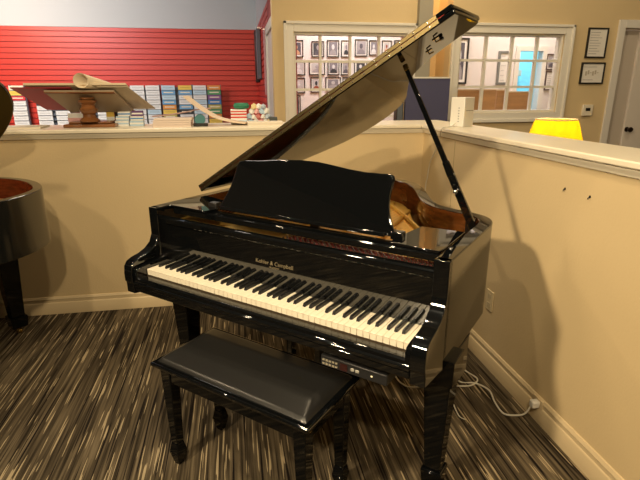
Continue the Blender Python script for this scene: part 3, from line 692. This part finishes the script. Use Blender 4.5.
booksheet('score_book', L0([(.10,-.125,.064),(.285,-.125,.064),(.41,.13,-.082),(.18,.13,-.082)], .0225), .006, mat('tan_cover', (.46,.37,.25), .6), 'tan backed score hanging over the right of the desk stand', 'book')
booksheet('sheet_music', L0([(-.33,-.13,.070),(.28,-.13,.070),(.31,.02,-.012),(-.27,.02,-.012)], .0295), .012, mat('cream_paper', (.80,.66,.46), .7), 'flat stack of cream sheets on top of the desk stand', 'paper')
t = thing('rolled_sheet', 'rolled cream sheet lying on the stack on the desk stand', 'paper', (-.985, 1.775, 1.522))
bm = B()
for k_ in range(18):
    a0 = -.6+k_*2*PI/18*1.02; a1 = a0+2*PI/18*1.02
# loose open roll widening to the right
r0, r1 = .046, .020; n = 22
A = V((.0, -.02, .018)); Bv = V((.20, .16, -.035))
pa = []; pb_ = []
ax = (Bv-A).normalized(); sd = ax.cross(V((0,0,1))).normalized()
for k_ in range(n):
    an = 2*PI*k_/n
    pa.append(A+r0*(math.cos(an)*V((1,0,0))+math.sin(an)*V((0,0,1)))); pb_.append(Bv+r1*(math.cos(an)*V((1,0,0))+math.sin(an)*V((0,0,1))))
va = [bm.verts.new(p) for p in pa]; vb = [bm.verts.new(p) for p in pb_]
vc = [bm.verts.new(A+V((0,.004,0))+(p-A)*.84) for p in pa]; vd = [bm.verts.new(Bv+(p-Bv)*.35) for p in pb_]
for k_ in range(n):
    j = (k_+1) % n
    bm.faces.new((va[k_], va[j], vb[j], vb[k_])); bm.faces.new((vc[k_], vc[j], vd[j], vd[k_])); bm.faces.new((va[k_], va[j], vc[j], vc[k_])); bm.faces.new((vb[k_], vb[j], vd[j], vd[k_]))
obj('roll', bm, mat('cream_paper', (0,0,0)), t)
CR = mat('cream_paper', (0,0,0))


# small goods on the ledge
def goods(name, label, cat, x, y, w, d_, h, m, rz=0., z=LZ, band=None, group=None):
    t = thing(name, label, cat, (x, y, z), rz, group)
    bm = B(); box(bm, -w/2, w/2, -d_/2, d_/2, 0, h); obj('box_body', bm, m, t, bevel=.002)
    if band: quick('printed_band', (-w/2-.0006, w/2+.0006, -d_/2-.0008, -d_/2+.003, h*.35, h*.65), band, t)
    return t
PW = mat('pack_white', (.82,.82,.80), .5); PB = mat('pack_blue', (.10,.28,.60), .5); PR = mat('pack_red', (.65,.06,.05), .5); PK = mat('pack_pink', (.75,.42,.42), .5); PP = mat('pack_purple', (.12,.05,.20), .5); PG = mat('pack_green', (.03,.22,.12), .6); PY = mat('pack_yellow', (.80,.55,.08), .5); PC = mat('pack_light_blue', (.45,.62,.78), .5)
goods('carton', 'low pink and white carton left of the desk stand post', 'box', -1.095, 2.02, .14, .07, .085, PW, 0., LZ, PK)
goods('carton', 'small yellow and white packet just right of the desk stand post', 'box', -.90, 2.04, .05, .05, .09, PY, .2, LZ, PW)
goods('carton', 'black packet beside the yellow one on the ledge', 'box', -.845, 2.05, .04, .05, .10, BLACKP, -.1)
k_ = 0
for (x, z, w, h, m_, bd, lb) in ((-.80,0,.09,.035,PW,PC,'white packet with pale band at the bottom left of the packet pile'), (-.705,0,.09,.035,PC,PW,'pale blue packet at the bottom right of the packet pile'), (-.795,.0355,.085,.03,PC,PW,'pale blue packet in the middle row of the packet pile, left'), (-.70,.0355,.085,.03,PW,PB,'white packet with a blue band in the middle row of the pile'), (-.78,.066,.08,.03,PW,PB,'white packet on top of the packet pile, left'), (-.695,.066,.07,.034,PP,PW,'dark purple packet on top of the packet pile, right')):
    goods('string_packet', lb, 'packet', x, 1.93, w, .05, h, m_, .03*((k_ % 3)-1), LZ+z, bd); k_ += 1
def stack(label, x, y, w, d_, n_, m_, rz=0):
    t = thing('paper_stack', label, 'paper', (x, y, LZ), rz)
    for i in range(n_):
        bm = B(); j = random.uniform(-.006, .006); box(bm, -w/2+j, w/2+j, -d_/2, d_/2, i*.014, i*.014+.0125); obj('booklet', bm, m_, t)
    return t
stack('flat stack of pale booklets in the middle of the ledge', -.45, 1.86, .245, .20, 4, mat('pale_pink_paper', (.72,.60,.52), .7))
stack('low flat pad of papers at the left end of the ledge', -1.42, 1.85, .30, .24, 1, PAPER, .1)
stack('thin cream paper pile under the bright packages at the ledge right', .165, 1.80, .24, .14, 2, PAPER)
# two curved open magazines crossing like an X
def sheet(name, label, prof, y0, y1, m_, th__=.008, slant=0.):
    bm = B(); a = []; 
    pts = spline([(x, 0, z) for x, z in prof], 6)
    n_ = len(pts); r_ = [[bm.verts.new((p.x+s_*(1 if yy == y1 else 0), yy, p.z+dz)) for p in pts] for yy, s_ in ((y0, 0), (y1, slant)) for dz in (0, th__)]
    for i in range(n_-1):
        bm.faces.new((r_[0][i], r_[0][i+1], r_[1][i+1], r_[1][i])); bm.faces.new((r_[2][i], r_[2][i+1], r_[3][i+1], r_[3][i]))
        bm.faces.new((r_[0][i], r_[0][i+1], r_[2][i+1], r_[2][i])); bm.faces.new((r_[1][i], r_[1][i+1], r_[3][i+1], r_[3][i]))
    for i in (0, n_-1): bm.faces.new((r_[0][i], r_[1][i], r_[3][i], r_[2][i]))
    return tag(obj(name, bm, m_), label, 'magazine')
sheet('open_magazine', 'cream open magazine curling up in an arc over the ledge', [(-.37,1.435),(-.31,1.385),(-.24,1.335),(-.16,1.292),(-.06,1.268),(.03,1.256)], 1.80, 1.90, mat('warm_paper', (.78,.62,.46), .6), .009, .03)
sheet('open_magazine', 'thin brown backed magazine sloping down to the left of the ledge', [(-.60,1.304),(-.50,1.312),(-.38,1.330),(-.27,1.350),(-.20,1.352)], 1.92, 2.04, mat('brown_pink_paper', (.40,.24,.19), .6), .006)
t = thing('tape_dispenser', 'small teal and black desk tape dispenser under the arched magazine', 'dispenser', (-.270, 1.78, LZ))
bm = B(); lathe(bm, [(.012,-.02),(.035,-.02),(.035,.02),(.012,.02)], n=18, M=Matrix.Translation((0,0,.045)) @ Matrix.Rotation(PI/2, 4, 'X')); obj('reel', bm, mat('teal_reel', (.08,.22,.24), .3), t)
quick('dispenser_base', (-.045, .05, -.025, .025, 0, .022), BLACKP, t, .004)
z = 0
for h, m_, bd, lb in ((.045, PW, PC, 'white box at the bottom of the small pile at the ledge right'), (.030, PR, PW, 'red box in the middle of the small pile at the ledge right'), (.028, PW, PR, 'white box with red band on top of the small pile')):
    goods('carton', lb, 'box', -.01, 1.93, .11, .07, h, m_, .03, LZ+z, bd); z += h+.0004
t = thing('green_pouch', 'dark green folded pouch lying on the small box pile', 'pouch', (.012, 1.945, LZ+z)); bm = B(); lathe(bm, [(.01, 0), (.050, .006), (.058, .024), (.048, .040), (.01, .044)], n=20); obj('pouch_body', bm, PG, t); quick('strap', (-.05, .05, -.012, .012, .040, .045), BLACKP, t)
SY_ = mat('soft_yellow', (.80,.66,.34), .5); SR_ = mat('soft_red', (.62,.22,.20), .5); GB_ = mat('grey_blue_wrap', (.42,.50,.60), .5)
wr = [(c_, '') for c_ in (PW,PC,PW,PK,PW,SY_,PC,PW,SR_,PW,GB_,PW,PK,PC,PW,SY_,PW,GB_)]
pos = [(.045+.034*k, 0, .036) for k in range(6)]+[(.062+.034*k, .034, .036) for k in range(5)]+[(.085+.034*k, .068, .036) for k in range(4)]+[(.10+.034*k, .102, .034) for k in range(3)]
for i, ((x, z, s_), (m_, cn)) in enumerate(zip(pos, wr)):
    bm = B(); bmesh.ops.create_icosphere(bm, subdivisions=1, radius=s_*.72)
    for v_ in bm.verts: v_.co *= random.uniform(.62, 1.18)
    for v_ in bm.verts: v_.co.z = max(v_.co.z, -s_*.45)
    o = obj('wrapped_sweet', bm, m_, smooth=0); o.location = (x, 1.93, LZ+z+s_*.45+.001)
    tag(o, 'crumpled little bright packages heaped at the right end of the ledge', 'package', 'crumpled packages at the right end of the ledge')
goods('carton', 'dark grey box at the right end of the ledge beside the crumpled packages', 'box', .232, 1.90, .055, .08, .050, mat('dark_box', (.05,.06,.06), .5))

# ------------------------------------------------------------------ sheet music racks by the slat wall
RY = 7.86
def bookmat(c): return mat('cover_%d_%d_%d' % tuple(int(v*100) for v in c), c, .5)
wh=(.78,.80,.78); lb_=(.50,.68,.78); bl=(.05,.20,.50); yl=(.80,.58,.10); rd=(.60,.05,.06); gr=(.10,.34,.14); pu=(.24,.10,.30); og=(.72,.30,.06); bk_=(.03,.035,.04); mb=(.16,.38,.62); cr=(.82,.76,.58); ol_=(.45,.42,.12)
cname = {wh:'white', lb_:'pale blue', bl:'deep blue', yl:'yellow', rd:'red', gr:'green', pu:'purple', og:'orange', bk_:'black', mb:'mid blue', cr:'cream', ol_:'olive'}
cols = [
 (-4.14, [bl,wh,wh,wh,wh,wh,wh,wh]), (-3.74, [cr,yl,rd,wh,wh,wh,wh,wh]), (-3.34, [wh,wh,wh,bk_,wh,wh,wh,wh]), (-3.04, [wh,wh,wh,wh,bk_,wh,wh,wh]),
 (-2.64, [wh,wh,bk_,wh,wh,wh,wh,wh]), (-2.34, [wh,rd,wh,wh,wh,wh,wh,wh]), (-2.04, [wh,rd,rd,wh,wh,wh,wh,wh]), (-1.74, [wh,wh,wh,lb_,wh,wh,wh,wh]), (-1.475, [wh,wh,wh,wh,wh,lb_,wh,wh]),
 (-1.20, [lb_,mb,lb_,mb,og,yl,ol_,mb]), (-.905, [yl,mb,wh,wh,mb,bk_,wh,cr]), (-.645, [wh,lb_,wh,lb_,wh,lb_,wh,wh]), (-.385, [og,gr,pu,bl,ol_,gr,og,yl])]
order = ['leftmost','second','third','fourth','fifth','sixth','seventh','eighth','ninth','fourth from the right','third from the right','second from the right','rightmost']
rown = ['top','second','third','fourth','fifth','sixth','seventh','bottom']
racks = [(0,1),(1,2),(2,4),(4,6),(6,9),(9,11),(11,13)]
rnames = ['at the left end behind the second piano lid','with yellow and red books near the left end','with black framed tiers left of the maroon folder','mostly hidden behind the desk stand','just right of the desk stand','with blue and yellow books behind the arched magazine','of pale and rainbow columns at the right end']
for (a, b), rn in zip(racks, rnames):
    x0 = cols[a][0]-.128; x1 = cols[b-1][0]+.128
    t = thing('book_rack', 'grey metal sheet music rack '+rn, 'rack', ((x0+x1)/2, RY+.05, 0)); w = (x1-x0)/2
    for sx in (-w, w-.02): quick('post', (sx, sx+.02, -.02, .03, 0, 1.59), GREYM, t)
    quick('back_panel', (-w+.02, w-.02, .0, .02, .4, 1.55), GREYM, t)
    for r in range(8): quick('tier', (-w+.02, w-.02, -.066, 0, 1.50-r*.085-.006, 1.50-r*.085), GREYM, t)
bkm = {}
for ci, (x, cs) in enumerate(cols):
    for r, c_ in enumerate(cs):
        if c_ not in bkm:
            bm = B(); box(bm, -.118, .118, -.012, .012, 0, .077, 0); box(bm, -.085, .085, -.0135, -.0118, .030, .048, 1)
            me = obj('music_book', bm, [bookmat(c_), bookmat(tuple(v*.78 for v in c_) if sum(c_) > 1.2 else cr)], smooth=0); bkm[c_] = me; o = me
        else: o = bkm[c_].copy(); C.objects.link(o)
        o.location = (x, RY+.006, 1.5005-r*.085); o.rotation_euler = (-.0, 0, 0)
        tag(o, '%s music book, %s row, %s column of the shop racks' % (cname[c_], rown[r], order[ci]), 'book', 'music books in the shop racks')
# hanging goods on the side slat wall
for (y, z0, z1, m_, lb) in ((7.35, 1.62, 2.46, BLACKP, 'dark long case hanging on the side slat wall, left one'), (6.75, 1.66, 2.42, GREYM, 'grey long case hanging on the side slat wall beside the dark one')):
    t = thing('hanging_case', lb, 'case', (.44, y, z0)); quick('case_body', (-.07, -.005, -.12, .12, 0, z1-z0), m_, t, .01); quick('hook', (-.04, 0, -.01, .01, z1-z0, z1-z0+.03), STEEL, t)
t = thing('hanging_strap', 'long pale pink strap hanging on the side slat wall', 'strap', (.44, 5.6, 1.42)); bm = B(); prism(bm, [(-.06,.04),(-.04,.0),(.04,0),(.06,.04),(.06,.86),(-.06,.86)], lambda u, v, t_: (t_, u, v), -.022, -.006); obj('strap', bm, mat('pink_strap', (.70,.45,.46), .6), t); quick('hook', (-.03, 0, -.01, .01, .86, .88), STEEL, t)
t = thing('track_light', 'small black spotlight high on the shop side wall', 'light fitting', (.44, 7.0, 2.98)); bm = B(); lathe(bm, [(.02, 0), (.05, .0), (.045, .16), (.02, .18)], n=14, M=Matrix.Translation((-.12, 0, 0)) @ Matrix.Rotation(.3, 4, 'Y')); obj('lamp_head', bm, BLACKP, t); quick('arm', (-.10, 0, -.012, .012, .10, .13), BLACKP, t)

# ------------------------------------------------------------------ light
def area(name, loc, size, power, col=(1, .78, .50), target=None, spread=None, shape='DISK'):
    l = bpy.data.lights.new(name, 'AREA'); l.shape = shape; l.size = size; l.energy = power; l.color = col
    if spread: l.spread = spread
    o = bpy.data.objects.new(name, l); C.objects.link(o); o.location = loc
    if target is not None: o.rotation_euler = (V(target)-V(loc)).to_track_quat('-Z', 'Y').to_euler()
    return o
WARM = (1., .79, .50)
area('ceiling_light', (-2.0, -1.75, 2.75), .22, 20, WARM, (1.1, .25, .6), spread=math.radians(80))
area('ceiling_light', (-.2, -2.4, 2.9), .12, 36, WARM, (-.4, 1.2, .6))
area('ceiling_light', (-1.0, -1.2, 3.3), .12, 22, WARM, (-1.4, 1.2, 0))
area('ceiling_light', (.2, .5, 3.3), .14, 17, WARM, (.2, .6, 0))
area('ceiling_light', (-2.2, .6, 3.3), .14, 16, WARM, (-2.2, .7, 0))
area('ceiling_light', (.3, -1.7, 3.3), .12, 21, WARM, (.9, -.3, 0))
area('ceiling_light', (1.6, 2.2, 3.3), .3, 14, WARM, (2.0, 3.0, 1.0))
area('ceiling_light', (3.4, 1.2, 3.3), .3, 13, WARM, (3.4, 2.4, 1.0))
area('ceiling_light', (1.9, 3.2, 3.3), .12, 12, (1., .78, .44), (1.93, 3.4, 1.5))
area('ceiling_light', (1.5, 4.2, 3.3), .8, 52, (1., .93, .88), (1.5, 4.6, 0))
area('ceiling_light', (3.7, 3.8, 3.3), .8, 44, (1., .90, .82), (3.7, 4.2, 0))
area('ceiling_light', (4.3, 5.5, 3.3), .5, 45, (.80, .95, 1.), (4.3, 5.6, 0))
area('ceiling_light', (-3.2, 4.6, 3.3), 1.2, 150, (.97, .97, 1.), (-3.4, 8.0, 1.0))
area('ceiling_light', (-3.9, 5.6, 3.3), .5, 100, (1., .74, .52), (-4.2, 8.0, 1.6))
area('ceiling_light', (-.6, 3.4, 3.3), .8, 30, (1., .90, .76), (-.6, 3.0, 0))
w = bpy.data.worlds.new('World'); bpy.context.scene.world = w; w.use_nodes = True
w.node_tree.nodes['Background'].inputs[0].default_value = (.05, .05, .06, 1); w.node_tree.nodes['Background'].inputs[1].default_value = .3

# ------------------------------------------------------------------ camera
yaw, pitch, roll, fpx = .170139, .299970, -.003219, 481.770
fw_ = V((math.sin(yaw)*math.cos(pitch), math.cos(yaw)*math.cos(pitch), -math.sin(pitch)))
r_ = V((math.cos(yaw), -math.sin(yaw), 0)); u_ = r_.cross(fw_)
r2 = math.cos(roll)*r_+math.sin(roll)*u_; u2 = r2.cross(fw_)
cam = bpy.data.cameras.new('Camera'); co = bpy.data.objects.new('Camera', cam); C.objects.link(co)
Mx = Matrix((r2, u2, -fw_)).transposed().to_4x4(); Mx.translation = V((-.041392, -1.659061, 1.472398)); co.matrix_world = Mx
cam.sensor_fit = 'HORIZONTAL'; cam.sensor_width = 36; cam.lens = fpx/640*36; cam.clip_start = .02
bpy.context.scene.camera = co
vs = bpy.context.scene.view_settings
bpy.context.scene.display_settings.display_device = 'sRGB'
vs.view_transform = 'Standard'; vs.look = 'None'; vs.gamma = 1.; vs.use_curve_mapping = False; vs.exposure = .19
